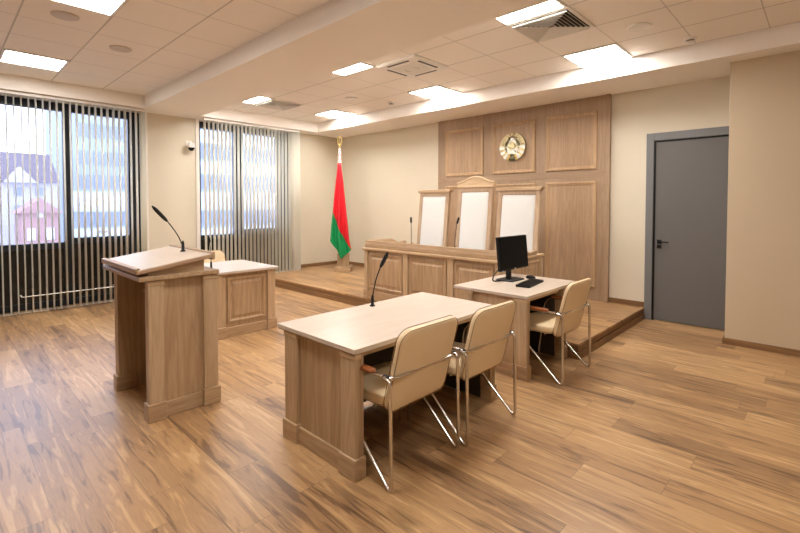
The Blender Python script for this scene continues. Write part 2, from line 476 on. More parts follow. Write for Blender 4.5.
# vertical blinds
def blind(label, x, y0, y1, z0, pitch, stack, n_tag, ang=12):
    t = thing('vertical_blind', label, 'blind', (x, (y0 + y1) / 2, z0))
    ym = (y0 + y1) / 2; H = ZC - .045 - z0
    MB().box(-.035, .035, y0 - ym, y1 - ym, H, H + .04).build('headrail', 'lightframe', t, bevel=.004)
    s0 = None; k = 0
    ys = []
    y = y0 + .03
    while y < y1 - .02:
        ys.append(y); y += pitch if y < stack else .028
    for y in ys[:99]:
        if s0 is None:
            mb = MB(); cols = [(-.044 + .088 * i / 4, .006 * math.sin(math.pi * i / 4)) for i in range(5)]
            V = [(a, b, .03) for a, b in cols] + [(a, b, H) for a, b in cols]
            mb.add(V, [(i, i + 1, i + 6, i + 5) for i in range(4)])
            mb.box(-.04, .04, -.004, .004, .012, .034)
            s = mb.build('slat', 'slat', t, smooth=True)
            so = s.modifiers.new('thick', 'SOLIDIFY'); so.thickness = .001
            s0 = s
        else:
            s = s0.copy(); COL.objects.link(s)
        a = ang if y < stack else 30
        s.location = (0, y - ym, 0); s.rotation_euler.z = R(a + random.uniform(-3, 3))
        k += 1
    for q in (-.035, .035):
        MB().tube([(q, ys[0] - ym, .02), (q, ys[-1] - ym, .02)], .0022, 6).build('bottom_chain', 'white', t)
    return t
b1 = blind('cream vertical blind over the wide left window, reaching the low floor', -8.1, -1.85, 2.44, .01, .079, 2.33, 0, 7)
b2 = blind('cream vertical blind over the narrower window beside the flag', -8.1, 3.36, 5.37, .142, .079, 5.2, 0, 4)
rod = MB().tube([(-8.03, .82, .262), (-8.03, 1.95, .262)], .007, 8)
rod.tube([(-8.03, .82, .262), (-8.2, .82, .262)], .009, 8).tube([(-8.03, 1.95, .262), (-8.2, 1.95, .262)], .009, 8)
ro = rod.build('radiator_pipe', 'white', b1); ro.location = (8.1, -(-1.85 + 2.44) / 2, -.01)

# baseboards
struct(MB().box(-8.35, -5.34, YB - .018, YB, .15, .22).box(-2.24, -1.78, YB - .018, YB, .15, .22).build('baseboard_back', 'base_board', bevel=.004))
struct(MB().box(-8.35, -8.332, 5.30, YB - .02, .15, .22).box(-8.35, -8.332, 2.52, 3.3, 0, .07).build('baseboard_left', 'base_board', bevel=.004))
struct(MB().box(-.8, XR, 6.042, 6.06, 0, .07).box(-.818, -.8, 6.042, 6.60, 0, .07).build('baseboard_right', 'base_board', bevel=.004))

# raised platform for the bench
PX, PY = -1.77, 4.43
pl = struct(bpy.data.objects.new('platform', None)); COL.objects.link(pl)
top = MB().box(-8.349, PX, PY, YB - .001, .128, .15).build('platform_deck', 'floor', pl)
rs = MB().box(-8.349, PX - .006, PY + .006, YB - .001, .07, .128).box(-8.349, PX + .012, PY - .012, YB - .001, 0, .066).box(-8.349, PX - .012, PY + .012, YB - .001, .06, .075)
rs.build('platform_riser', 'base_board', pl)
pl['kind'] = 'structure'

# ---------------------------------------------------------------- door
d = struct(bpy.data.objects.new('door_1', None)); COL.objects.link(d); d.location = (-1.26, YB, 0)
fr = MB().box(-.51, -.42, -.05, 0, 0, 2.49).box(.40, .458, -.05, 0, 0, 2.49).box(-.42, .40, -.05, 0, 2.39, 2.49)
fr.build('door_frame', 'doorframe', d, bevel=.004)
MB().box(-.42, -.398, -.03, 0, 0, 2.39).box(-.398, .40, -.03, 0, 2.37, 2.39).build('door_stop', 'black', d)
MB().box(-.398, .40, -.022, 0, .012, 2.37).build('door_leaf', 'door', d, bevel=.002)
dh = MB().box(-.37, -.32, -.034, -.022, 1.03, 1.08).box(-.37, -.32, -.034, -.022, .965, 1.015)
dh.tube([(-.345, -.034, 1.055), (-.345, -.075, 1.055)], .009, 8).box(-.352, -.225, -.082, -.068, 1.047, 1.063)
dh.build('door_handle', 'black', d, bevel=.002)

# ---------------------------------------------------------------- ceiling fittings
def ceil_light(k, y0, label):
    x = -0.45 - 0.62 * k - .31
    t = thing('ceiling_light', label, 'ceiling light', (x, y0 + .31, ZT), group='square ceiling light panels')
    f = MB(); a, b = .306, .28
    f.box(-a, a, -a, -b, -.012, 0).box(-a, a, b, a, -.012, 0).box(-a, -b, -b, b, -.012, 0).box(b, a, -b, b, -.012, 0)
    f.build('frame', 'lightframe', t, bevel=.002)
    MB().box(-b, b, -b, b, -.007, -.001).build('diffuser', 'diffuser', t)
    return t
TY = [3.29, 5.15]
L0 = ceil_light(6, 5.15, 'glowing square panel in back ceiling row, directly above left edge of wood panelling')
def light_copy(k, y0, label):
    c = copy_tree(L0); c.location = (-0.45 - 0.62 * k - .31, y0 + .31, ZT); c['label'] = label; return c
light_copy(10, 5.15, 'glowing square panel in back ceiling row nearest the flag corner')
light_copy(2, 5.15, 'glowing square panel in back ceiling row nearest the grey door')
light_copy(10, 3.29, 'glowing panel partly hidden by the beam, touching the far left air grille')
light_copy(6, 3.29, 'glowing panel half hidden by the beam, beside the cassette air conditioner')
light_copy(2, 3.29, 'glowing panel by the beam touching the large right air grille')
# front tray (own grid)
for x, lb in ((-7.02, 'glowing panel in the front ceiling tray by the left window'), (-4.52, 'glowing panel at the photo top edge beside the round speakers'), (-2.0, 'glowing front tray panel above the front desk'), (.5, 'glowing front tray panel to the right of the front desk')):
    c = light_copy(0, .6, lb); c.location = (x, .88, ZT)

def disc_thing(name, label, cat, x, y, r, mat, group=None):
    t = thing(name, label, cat, (x, y, ZT), group=group)
    MB().lathe([(r, 0), (r, -.006), (r * .93, -.012), (r * .9, -.010)], n=32).build('rim', mat, t, smooth=True)
    MB().lathe([(r * .9, -.008), (r * .88, -.012), (r * .5, -.015), (.01, -.016)], n=32).build('grille', mat, t, smooth=True)
    return t
disc_thing('ceiling_speaker', 'round grey ceiling speaker at top left, the nearer of the pair', 'speaker', -5.14, .88, .11, 'greyplastic')
disc_thing('ceiling_speaker', 'round grey ceiling speaker at top left, the one nearer the beam', 'speaker', -5.77, 1.49, .11, 'greyplastic')
disc_thing('ceiling_speaker', 'round pale ceiling speaker between the large grille and the smoke detector', 'speaker', -1.37, 4.84, .11, 'lightframe')
disc_thing('ceiling_speaker', 'round pale ceiling speaker among the rear left light panels', 'speaker', -5.73, 4.82, .11, 'white')

def smoke(x, y, label):
    t = thing('smoke_detector', label, 'smoke detector', (x, y, ZT))
    MB().lathe([(.06, 0), (.06, -.018), (.045, -.024), (.04, -.024)]).build('base', 'white', t, smooth=True)
    MB().lathe([(.034, -.022), (.034, -.038), (.028, -.048), (.006, -.052)]).build('sensor_cap', 'lightframe', t, smooth=True)
    MB().lathe([(.036, -.027), (.037, -.033), (.036, -.036)]).build('slot_ring', 'black', t)
smoke(-1.08, 5.54, 'small white smoke detector in back tray to the right of the light panels')
smoke(-5.46, 5.48, 'small white smoke detector between the two rear left light panels')

def grille(x, y, label):
    t = thing('air_grille', label, 'air vent', (x, y, ZT), group=None)
    a = .31
    f = MB()
    f.box(-a, a, -a, -a + .035, -.014, 0).box(-a, a, a - .035, a, -.014, 0).box(-a, -a + .035, -a + .035, a - .035, -.014, 0).box(a - .035, a, -a + .035, a - .035, -.014, 0)
    f.build('frame', 'white', t, bevel=.002)
    MB().box(-a + .03, a - .03, -a + .03, a - .03, -.003, -.001).build('backing', 'black', t)
    n = 7
    for i in range(n):
        o = a - .035 - i * .036
        q = o - .024
        V = []
        for rr, z in ((q, -.006), (o, -.030), (o - .003, -.033), (q - .003, -.009)):
            V.append([(-rr, -rr, z), (rr, -rr, z), (rr, rr, z), (-rr, rr, z)])
        mb = MB(); mb.loft(V, lambda a_, b_, c_: (a_, b_, c_), cap0=False, cap1=False)
        vs = mb.v; mb.f += [(12 + j, 12 + (j + 1) % 4, (j + 1) % 4, j) for j in range(4)]; mb.mi += [0] * 4
        mb.build('louvre', 'lightframe', t)
    return t
grille(-1.99, 4.21, 'large square white louvred air grille at right, between two light panels')
grille(-6.99, 4.21, 'square white louvred air grille at far left over the second window')

t = thing('air_conditioner', 'white square cassette air conditioner in the ceiling middle', 'air conditioner', (-3.83, 4.22, ZT))
mb = MB(); mb.loft([[(a, b, z) for a, b in rrect(w_, w_, .02, 3)] for w_, z in ((.66, 0), (.66, -.02), (.62, -.035), (.46, -.038))], lambda a, b, c: (a, b, c))
mb.build('cover', 'white', t, bevel=0)
for i in range(4):
    a = i * math.pi / 2
    o = MB().box(-.18, .18, .245, .275, -.04, -.035).build('outlet_slot', 'black', t); o.rotation_euler.z = a
MB().box(-.19, .19, -.19, .19, -.044, -.036).build('intake_panel', 'lightframe', t, bevel=.003)
for s_ in (-.06, .06):
    o = MB(); pts = [(s_ + .045 * math.cos(q), .045 * math.sin(q), -.046) for q in [R(40 + 10 * i + (180 if s_ < 0 else 0) - 130) for i in range(19)]]
    o.tube(pts, .004, 6).build('finger_grip', 'greyplastic', t)

t = thing('dome_camera', 'small white dome security camera on the wall between the windows', 'security camera', (-8.35, 3.20, 2.62))
MB().box(0, .02, -.05, .05, -.03, .07).build('wall_plate', 'white', t, bevel=.005)
MB().tube(round_path([(.02, 0, .03), (.12, 0, .03), (.13, 0, -.0)], .03), .018, 10).build('arm', 'white', t, smooth=True)
MB().lathe([(.03, .02), (.058, .012), (.066, -.02), (.066, -.06), (.058, -.065)], (.13, 0, 0)).build('housing', 'white', t, smooth=True)
MB().lathe([(.054, -.062), (.05, -.085), (.036, -.108), (.016, -.12), (.003, -.122)], (.13, 0, 0)).build('lens_dome', 'black', t, smooth=True)

# ---------------------------------------------------------------- wood wall panelling
t = thing('wall_panelling', 'tall oak wall panelling with framed fields behind the judges bench', 'wall panelling', (-3.79, YB, .15))
ox = 3.79
fy = lambda a, b, h: (a + ox, -.05 - h, b - .15)
MB().box(-1.55, 1.55, -.05, 0, 0, ZC - .15).build('backing_board', 'wallpanel', t)
mb = MB().box(1.50, 1.56, -.075, -.05, 0, ZC - .15)
mb.build('edge_strip', 'wallpanel', t, bevel=.004)
MB().box(-1.55, 1.5, -.055, -.05, 1.79, 1.90).build('middle_rail', 'wallpanel_h', t, bevel=.002)
cols = [(-5.16, -4.33), (-4.15, -3.36), (-3.185, -2.41)]
PF = [(0, 0), (.004, .022), (.022, .026), (.034, .016), (.05, .014), (.058, .004)]
for (a, b) in cols:
    for (z0, z1) in ((2.055, 2.90), (.34, 1.885)):
        m1 = MB(); raised(m1, fy, a, b, z0, z1, PF)
        m1.f.pop(); m1.mi.pop()
        mo = m1.build('moulding', 'moulding', t)
        m2 = MB(); raised(m2, fy, a + .055, b - .055, z0 + .055, z1 - .055, [(0, 0), (.001, .004), (.03, .005)])
        m2.build('panel_field', 'wallfield', mo)

# emblem
t = thing('state_emblem', 'round golden wreath emblem mounted on the central top oak panel', 'emblem', (-3.755, YB - .055, 2.49))
fe = lambda a, b, h: (a, -h, b)
EO = -.0
def arc_poly(r0, r1, a0, a1, n=16):
    P = [(r1 * math.cos(R(a0 + (a1 - a0) * i / n)), r1 * math.sin(R(a0 + (a1 - a0) * i / n))) for i in range(n + 1)]
    return P + [(r0 * math.cos(R(a1 - (a1 - a0) * i / n)), r0 * math.sin(R(a1 - (a1 - a0) * i / n))) for i in range(n + 1)]
MB().prism(arc_poly(.10, .232, 112, 428, 40), fe, .004, .022).build('back_plate', 'olive', t)
for sgn in (-1, 1):
    w = MB()
    for i in range(11):      # ears of wheat
        a = 8 + i * 6.3
        for r_, l_ in ((.215, .036), (.185, .034), (.155, .03)):
            if r_ < .16 and i > 7: continue
            th = R(a + (3 if r_ < .2 else 0)); c = Vector((math.cos(th), math.sin(th))) * r_
            dr = Vector((-math.sin(th + .5), math.cos(th + .5))) * l_ * .75; pr_ = Vector((dr.y, -dr.x)) * .55
            P = [c - dr, c + pr_, c + dr, c - pr_]
            w.prism([(sgn * q.x, q.y) for q in P], fe, .02, .036)
    w.build('wheat_ears', 'gold', t, bevel=.002)
    rb = MB()
    for a0, a1 in ((-14, 6), (-38, -20), (-62, -44)):
        P = arc_poly(.125, .236, a0, a1, 5); rb.prism([(sgn * x, y) for x, y in P], fe, .02, .044)
    rb.build('ribbon', 'silver', t, bevel=.004)
    rb = MB()
    for a0, a1 in ((-20, -14), (-44, -38), (-76, -62)):
        P = arc_poly(.12, .232, a0, a1, 4); rb.prism([(sgn * x, y) for x, y in P], fe, .02, .040)
    rb.build('ribbon', 'gold2', t, bevel=.003)
ctr = MB()
ctr.prism([(-.085, -.13), (.085, -.13), (.1, -.06), (.1, .0), (.075, .06), (.045, .12), (.0, .165), (-.045, .12), (-.075, .06), (-.1, 0), (-.1, -.06)], fe, .004, .026)
ctr.build('centre_field', 'silver', t, bevel=.004)
rays = MB()
for i in range(13):
    a = R(90 + (i - 6) * 11); rays.prism([(0 + .02 * math.cos(a + 1.57), -.05 + .02 * math.sin(a + 1.57)), (.13 * math.cos(a - .03), -.05 + .13 * math.sin(a - .03)), (.13 * math.cos(a + .03), -.05 + .13 * math.sin(a + .03))], fe, .024, .034)
rays.build('sun_rays', 'gold', t)
gl = MB(); gl.prism([(.075 * math.cos(R(q)), -.12 + .075 * math.sin(R(q))) for q in range(0, 181, 12)], fe, .02, .05); gl.build('globe', 'silver', t, bevel=.006)
mp_ = MB(); mp_.prism([(-.04, -.02), (-.05, .02), (-.02, .05), (0, .075), (.03, .06), (.035, .03), (.055, .0), (.03, -.03), (0, -.025)], fe, .026, .044); mp_.build('country_outline', 'gold', t, bevel=.003)
def star(r, cy): return [((r if i % 2 == 0 else r * .42) * math.sin(R(36 * i)), cy + (r if i % 2 == 0 else r * .42) * math.cos(R(36 * i))) for i in range(10)]
MB().prism(star(.032, .205), fe, .004, .04).build('star', 'gold', t)
MB().prism([(-.06, -.175), (.06, -.175), (.05, -.205), (.012, -.2), (.012, -.235), (-.012, -.235), (-.012, -.2), (-.05, -.205)], fe, .03, .05).build('ribbon_bow', 'olive', t, bevel=.003)

# ---------------------------------------------------------------- flag
fa = R(43.77)
t = thing('flag_stand', 'square oak stand holding the flagpole in the corner', 'flag stand', (-7.33, 5.93, .15), fa)
MB().box(-.17, .17, -.17, .17, 0, .11).build('foot_block', 'oak_x', t, bevel=.008)
MB().box(-.115, -.02, -.10, .10, .11, .37).box(.02, .115, -.10, .10, .11, .37).box(-.02, .02, -.075, .075, .11, .36).build('post', 'oak_v', t, bevel=.004)
t = thing('flag', 'red and green national flag hanging on a gold tipped pole', 'flag', (-7.385, 5.89, .26), fa)
# pole stands in the block
MB().tube([(0, 0, .25), (0, 0, 2.5)], .016, 12).build('pole', 'oak_v', t, smooth=True)
f = MB(); f.lathe([(.014, 2.49), (.03, 2.51), (.016, 2.53), (.012, 2.55)], n=16)
ring = [(.0 + .045 * math.sin(q), 0, 2.61 + .085 * -math.cos(q)) for q in [2 * math.pi * i / 20 for i in range(20)]]
f.tube(ring, .009, 8, closed=True); f.prism(star(.02, 2.60), lambda a, b, h: (a, h, b), -.004, .004)
f.build('finial', 'gold2', t, smooth=True)
px = .0209
def zz(py): return 1.555 + (203.9 - py) * px - .26
rows = [(163, -2, 1.6), (170, -2.4, 2.2), (180, -3.4, 3.6), (200, -5.3, 6.0), (213, -6.3, 7.4), (226, -7.6, 8.8), (240, -8.6, 10.2), (249, -7, 12.2)]
def lerp_row(py):
    for i in range(len(rows) - 1):
        a, b = rows[i], rows[i + 1]
        if py <= b[0]:
            k = (py - a[0]) / (b[0] - a[0]); return a[1] + (b[1] - a[1]) * k, a[2] + (b[2] - a[2]) * k
    return rows[-1][1:]
def cloth(pys_fn, n=40, mrow=30, name='', mat=''):
    mb = MB(); V = []; F = []
    for j in range(mrow + 1):
        for i in range(n + 1):
            u = i / n; p0, p1 = pys_fn(u); py = p0 + (p1 - p0) * j / mrow
            l, r_ = lerp_row(min(py, 249))
            x = (l + (r_ - l) * u) * px
            tt = min(1, (py - 163) / 60)
            y = -.03 - .13 * tt - tt * (.045 * math.sin(u * 15 + .6) + .03 * math.sin(u * 7 + 2 + py * .01)) - .02 * tt
            V.append((x, y, zz(py)))
    for j in range(mrow):
        for i in range(n):
            a = j * (n + 1) + i; F.append((a, a + 1, a + n + 2, a + n + 1))
    mb.add(V, F); o = mb.build(name, mat, t, smooth=True)
    so = o.modifiers.new('t', 'SOLIDIFY'); so.thickness = .004
    return o
bnd = lambda u: 212 + 37 * u ** 1.1
def bot(u):
    if u < .48: return 241 + (258 - 241) * (u / .48)
    return 258 - 8.6 * (u - .48) / .52
cloth(lambda u: (163, bnd(u)), name='red_band', mat='red')
cloth(lambda u: (bnd(u), max(bot(u), bnd(u) + .2)), name='green_band', mat='green')
o = MB().tube([(0, 0, zz(163)), (0, 0, zz(149))], [.036, .026], 12); o.build('ornament_band', 'white', t, smooth=True)
orn = MB()
for k in range(6):
    z0 = zz(162 - k * 2.1)
    for a in range(4):
        th = a * math.pi / 2 + (k % 2) * .78
        c, s_ = math.cos(th), math.sin(th); rr = .034 - k * .0013
        V = [(rr * c - .016 * s_, rr * s_ + .016 * c, z0 + .012), (rr * c * 1.12, rr * s_ * 1.12, z0 - .008), (rr * c + .016 * s_, rr * s_ - .016 * c, z0 + .012), (rr * c * 1.12, rr * s_ * 1.12, z0 + .034)]
        orn.add(V, [(0, 1, 2, 3)])
orn.build('ornament_pattern', 'red', t)

# ---------------------------------------------------------------- judges bench
BX0, BX1, BY, BZ = -5.0, -2.68, 4.47, .15
t = thing('judges_bench', 'long oak judges bench with raised panels on the platform', 'bench', (BX0, BY, BZ))
W = BX1 - BX0
ffr = lambda a, b, h: (a, -h, b)
mb = MB().box(0, W, 0, .04, .0, .72)
mb.build('front_panel', 'oak_v', t)
pl_x = [(0, .065), (.79, .88), (1.56, 1.65), (W - .07, W)]
mb = MB()
for a, b in pl_x: MB().box(a, b, -.022, 0, .13, .70).build('pilaster', 'oak_post', t, bevel=.003)
mb = MB()
for a, b in pl_x: MB().box(a - .004, b + .004, -.030, 0, .695, .72).build('capital', 'crest', t, bevel=.004)
mb = MB().box(0, W + .0, -.018, 0, 0, .12)
for a, b in pl_x: mb.box(a - .012, b + .012 if b < W else b, -.036, -.018, 0, .13)
mb.build('plinth', 'oak_x', t, bevel=.005)
PR = [(0, 0), (.006, .018), (.022, .02), (.034, .008), (.06, .006), (.085, .02)]
for (a, b), (c, d_) in zip(pl_x[:-1], pl_x[1:]):
    m1 = MB(); raised(m1, ffr, b + .02, c - .02, .155, .68, PR); m1.build('raised_panel', 'oak_v', t)
mb = MB().box(-.03, W + .008, -.045, .06, .72, .755)
mb.build('ledge', 'crest', t, bevel=.008)
mb = MB().prism([(-.012, .755), (-.012, .80), (-.004, .83), (.0, .86), (.045, .86), (.045, .755)], lambda a, b, w: (w, a, b), 0, W)
mb.build('parapet', 'oak_x', t, bevel=.003)
for (x0, x1, nm) in ((0, .04, 'side_panel'), (W - .04, W, 'side_panel')):
    P = [(.045, 0), (1.02, 0), (1.02, .72), (.045, .72)]
    sp_ = MB().prism(P, lambda a, b, w: (w, a, b), x0, x1).build('side_panel', 'oak_v', t)
    q = [(.045, .755), (.045, .86), (.50, .86), (.54, .852), (.60, .825), (.66, .80), (.72, .795), (.78, .80), (.82, .812), (.86, .80), (.86, .755)]
    MB().prism(q, lambda a, b, w: (w, a, b), x0, x1).build('side_parapet', 'oak_y', sp_, bevel=.003)
    MB().box(x0 - (.02 if x0 == 0 else 0), x1 + (.008 if x0 else .01), .06, 1.06, .72, .755).build('side_ledge', 'crest', sp_, bevel=.006)
    if x0:
        fs = lambda a, b, h: (W + h, a, b)
        m1 = MB(); raised(m1, fs, .12, .50, .155, .68, [(i_, h_ * .3) for i_, h_ in PR]); m1.build('raised_panel', 'oak_v', sp_)
        m1 = MB(); raised(m1, fs, .55, .93, .155, .68, [(i_, h_ * .3) for i_, h_ in PR]); m1.build('raised_panel', 'oak_v', sp_)
        MB().box(W, W + .008, .95, 1.02, .0, .70).build('pilaster', 'oak_post', sp_, bevel=.002)
        MB().box(W, W + .008, 0, .09, 0, .7).build('pilaster', 'oak_post', sp_, bevel=.002)
MB().box(.04, W - .04, .045, .70, .70, .735).build('worktop', 'top_x', t, bevel=.003)

# microphones
def gooseneck(label, base, tip, r_base=.022, bend=.5, cat='microphone', length=None):
    t = thing('gooseneck_microphone', label, cat, base)
    B = Vector((0, 0, 0)); T = Vector(tip) - Vector(base)
    up = Vector((0, 0, T.z * bend))
    pts = []
    for i in range(15):
        q = i / 14; pts.append(B * (1 - q) ** 2 + up * 2 * q * (1 - q) + T * q * q)
    MB().lathe([(r_base, 0), (r_base, .006), (r_base * .55, .014), (r_base * .5, .07), (r_base * .3, .085), (.004, .09)], n=16).build('base', 'black', t, smooth=True)
    MB().tube([p for p in pts if p.z > .05 or p is pts[-1]][:-2], .0045, 8).build('neck', 'black', t, smooth=True)
    k = 10
    A, Z = pts[k], pts[14]; n_ = 8
    hp = [A.lerp(Z, i / n_) for i in range(n_ + 1)]
    MB().tube(hp, [.007, .013, .015, .0155, .0155, .0155, .015, .012, .004], 12).build('microphone_head', 'black', t, smooth=True)
    return t
gooseneck('black gooseneck microphone on the lectern, leaning left', (-3.85, 1.42, 1.161), (-3.85, 1.19, 1.54), bend=.38)
gooseneck('black gooseneck microphone on the front desk, leaning right', (-2.577, 2.376, .75), (-2.40, 2.376, 1.19), bend=.5)
gooseneck('thin microphone on the small desk behind the lectern', (-5.36, 2.30, .775), (-5.38, 2.28, 1.165), bend=.7)
gooseneck('thin microphone on the bench before the left judge chair', (-4.535, 4.98, .885), (-4.56, 5.0, 1.36), bend=.7)
gooseneck('thin microphone on the bench in front of the crested judge chair', (-3.72, 4.98, .885), (-3.665, 5.0, 1.375), bend=.7)

# ---------------------------------------------------------------- judges' chairs
def judge_chair(x0, x1, ztop, label, crest=False, rz=0, y=5.58):
    xc = (x0 + x1) / 2; w = (x1 - x0)
    t = thing('judge_chair', label, 'chair', (xc, y, .15), rz, group=None)
    H = ztop - .15
    lean = lambda z: -.17 * (1 - z / H)          # back leans away from the bench towards its top
    def fb(a, b, h): return (a, lean(b) - h, b)
    fw = .065
    mb = MB()
    for (a0, a1, b0, b1) in ((-w / 2, -w / 2 + fw, .0, H), (w / 2 - fw, w / 2, .0, H), (-w / 2 + fw, w / 2 - fw, H - .085, H), (-w / 2 + fw, w / 2 - fw, .36, .45)):
        mb.prism([(a0, b0), (a1, b0), (a1, b1), (a0, b1)], fb, -.03, .025)
    mb.build('back_frame', 'chairwood', t, bevel=.006)
    c = MB(); ch = H - .085 - .45; cw = w - 2 * fw
    pad(c, cw, ch, .02, .05, lambda a, b, h: fb(a, b + .45 + ch / 2, h), puff=.012)
    c.build('back_cushion', 'cushion', t, smooth=True)
    cp = MB()
    if crest:
        P = [(-w / 2 - .02, H), (-w / 2 - .02, H + .05)]
        for i in range(21):
            u = -1 + i / 10; P.append((u * (w / 2 - .03), H + .055 + .075 * math.cos(u * math.pi / 2) ** 1.6))
        P += [(w / 2 + .02, H + .05), (w / 2 + .02, H)]
        cp.prism(P, fb, -.03, .03)
        cp.build('crest', 'crest', t, bevel=.003)
        rim = [(-w / 2 - .025, H + .05)] + [(-1 * (w / 2 - .03) + (w - .06) * i / 20, H + .06 + .08 * math.cos((-1 + i / 10) * math.pi / 2) ** 1.6) for i in range(21)] + [(w / 2 + .025, H + .05)]
        MB().tube([fb(a, b, .02) for a, b in rim], .018, 8).build('crest_moulding', 'crest', t, smooth=True)
        MB().prism([(-w / 2 - .012, H - .02), (w / 2 + .012, H - .02), (w / 2 + .012, H + .012), (-w / 2 - .012, H + .012)], fb, -.03, .045).build('cap_moulding', 'crest', t, bevel=.008)
    else:
        cp.prism([(-w / 2 - .01, H - .03), (w / 2 + .01, H - .03), (w / 2 + .03, H), (w / 2 + .03, H + .02), (-w / 2 - .03, H + .02), (-w / 2 - .03, H)], fb, -.04, .05)
        cp.build('cap_moulding', 'oak_x', t, bevel=.006)
    s_ = MB(); pad(s_, w - .06, .5, .05, .09, lambda a, b, h: (a, -.36 + b, .42 + h)); s_.build('seat', 'cushion', t, smooth=True)
    for sx in (-1, 1):
        x = sx * (w / 2 - .03)
        MB().box(x - .025, x + .025, -.60, -.55, 0, .62).build('leg', 'oak_v', t, bevel=.004)
        MB().box(x - .03, x + .03, -.62, -.08, .62, .65).build('armrest', 'oak_y', t, bevel=.008)
        MB().box(x - .02, x + .02, -.58, -.10, .30, .37).build('side_rail', 'oak_y', t, bevel=.003)
    return t
judge_chair(-4.86, -4.26, 1.76, 'plain topped tall judge chair with white back, left of the crested one')
judge_chair(-4.08, -3.475, 1.815, 'tall central judge chair with arched wooden crest and white back', crest=True)
judge_chair(-3.385, -2.75, 1.765, 'plain topped tall judge chair with white back, behind the computer monitor')

# ---------------------------------------------------------------- visitor desks
def desk(name_label, y0, y1, far=None, bare=False):
    """desk along Y, seat side +X; local origin at centre of footprint"""
    x0, x1 = -2.665, -1.865
    yc = (y0 + y1) / 2; xc = (x0 + x1) / 2
    t = thing('desk', name_label, 'desk', (xc, yc, 0))
    hw, hl = .4, (y1 - y0) / 2
    MB().box(-hw, hw, -hl, hl, .722, .75, 0).build('desktop', 'top_y', t, bevel=.003)
    MB().box(-hw + .003, hw - .003, -hl + .003, hl - .003, .717, .724).build('desktop_edge', 'edge', t)
    def endp(ya, sgn):
        """ya: outer face; panel grows inward (sgn = direction inward)"""
        a, b = sorted((ya, ya + sgn * .045))
        e = MB().box(-.33, .382, a, b, 0, .717).build('end_panel', 'oak_v', t)
        P = MB()
        o0, o1 = sorted((ya, ya - sgn * .024))
        for (p, q) in ((-.33, -.19), (.262, .388)): MB().box(p, q, o0, o1, .11, .69).build('pilaster', 'oak_post', e, bevel=.003)
        C_ = MB(); o0, o1 = sorted((ya + sgn * .02, ya - sgn * .029))
        for (p, q) in ((-.335, -.185), (.257, .393)): MB().box(p, q, o0, o1, .685, .714).build('capital', 'crest', e, bevel=.004)
        K = MB(); o0, o1 = sorted((ya + sgn * .0, ya - sgn * .016)); K.box(-.33, .38, o0, o1, 0, .112)
        for (p, q) in ((-.345, -.18), (.25, .398)):
            o0, o1 = sorted((ya + sgn * .052, ya - sgn * .036)); K.box(p, q, o0, o1, 0, .125)
        K.build('plinth', 'oak_x', e, bevel=.006)
    endp(-hl + .036, 1)
    fy_ = (far if far is not None else y1) - yc
    endp(fy_ - .045, -1)
    m_ = MB().box(-.29, -.27, -hl + .08, fy_ - .10, .04, .715).build('modesty_panel', 'oak_v', t)
    li = MB().box(-.27, -.262, -hl + .08, fy_ - .10, .04, .715).build('shade_lining', 'painted_shade', m_)  # dark sheets added on the inner faces, painting the under-desk shade
    MB().box(-.26, .30, fy_ - .108, fy_ - .0975, .02, .715).build('shade_lining', 'painted_shade', t)
    MB().box(-.26, .30, -hl + .083, -hl + .093, .02, .715).build('shade_lining', 'painted_shade', t)
    MB().box(.30, .33, -hl + .09, fy_ - .09, .67, .717).build('apron', 'oak_y', t)
    return t
desk('long pale topped oak desk at the front with two chairs', 1.585, 3.075)
desk('pale topped oak desk with the computer, against the platform', 3.545, 4.625, far=4.405)

# small desk facing right, behind the lectern
t = thing('defence_desk', 'small oak desk with raised panel front, behind the lectern', 'desk', (-5.45, 2.575, 0))
MB().box(-.48, .49, -.40, .40, .745, .775).build('desktop', 'top_y', t, bevel=.004)
MB().box(.40, .43, -.37, .37, 0, .745).build('front_panel', 'oak_v', t)
P = MB()
for a, b in ((-.375, -.27), (.27, .375)): MB().box(.43, .452, a, b, .12, .72).build('pilaster', 'oak_post', t, bevel=.003)
P = MB()
for a, b in ((-.38, -.265), (.265, .38)): MB().box(.43, .462, a, b, .715, .742).build('capital', 'crest', t, bevel=.004)
K = MB().box(.43, .446, -.37, .37, 0, .115)
for a, b in ((-.39, -.26), (.26, .39)): K.box(.43, .468, a, b, 0, .13)
K.build('plinth', 'oak_y', t, bevel=.006)
fs = lambda a, b, h: (.43 + h, a, b)
m1 = MB(); raised(m1, fs, -.245, .245, .16, .70, [(0, 0), (.006, .018), (.03, .02), (.042, .006), (.06, .004), (.085, .018)]); m1.build('raised_panel', 'oak_v', t)
for s_ in (-1, 1):
    a, b = sorted((s_ * .37, s_ * .335)); MB().box(-.42, .40, a, b, 0, .745).build('side_panel', 'oak_v', t)

# ---------------------------------------------------------------- lectern
t = thing('lectern', 'standing oak lectern with sloping reading top', 'lectern', (-3.845, 1.275, 0))
def lp(x0, x1, face):
    e = MB().box(x0, x1, -.245, .245, 0, 1.01).build('side_panel', 'oak_v', t)
    s_ = 1 if face > 0 else -1; xf = x1 if s_ > 0 else x0
    P = MB(); a, b = sorted((xf, xf + s_ * .03))
    for p, q in ((-.247, -.145), (.14, .247)): MB().box(a, b, p, q, .12, .985).build('pilaster', 'oak_post', e, bevel=.003)
    C_ = MB(); a, b = sorted((xf, xf + s_ * .036))
    for p, q in ((-.25, -.14), (.135, .25)): MB().box(a, b, p, q, .975, 1.008).build('capital', 'crest', e, bevel=.004)
    K = MB(); a, b = sorted((xf, xf + s_ * .014)); K.box(a, b, -.245, .245, 0, .112)
    a, b = sorted((xf - s_ * .06, xf + s_ * .044))
    for p, q in ((-.262, -.135), (.13, .262)): K.box(a, b, p, q, 0, .128)
    K.build('plinth', 'oak_y', e, bevel=.006)
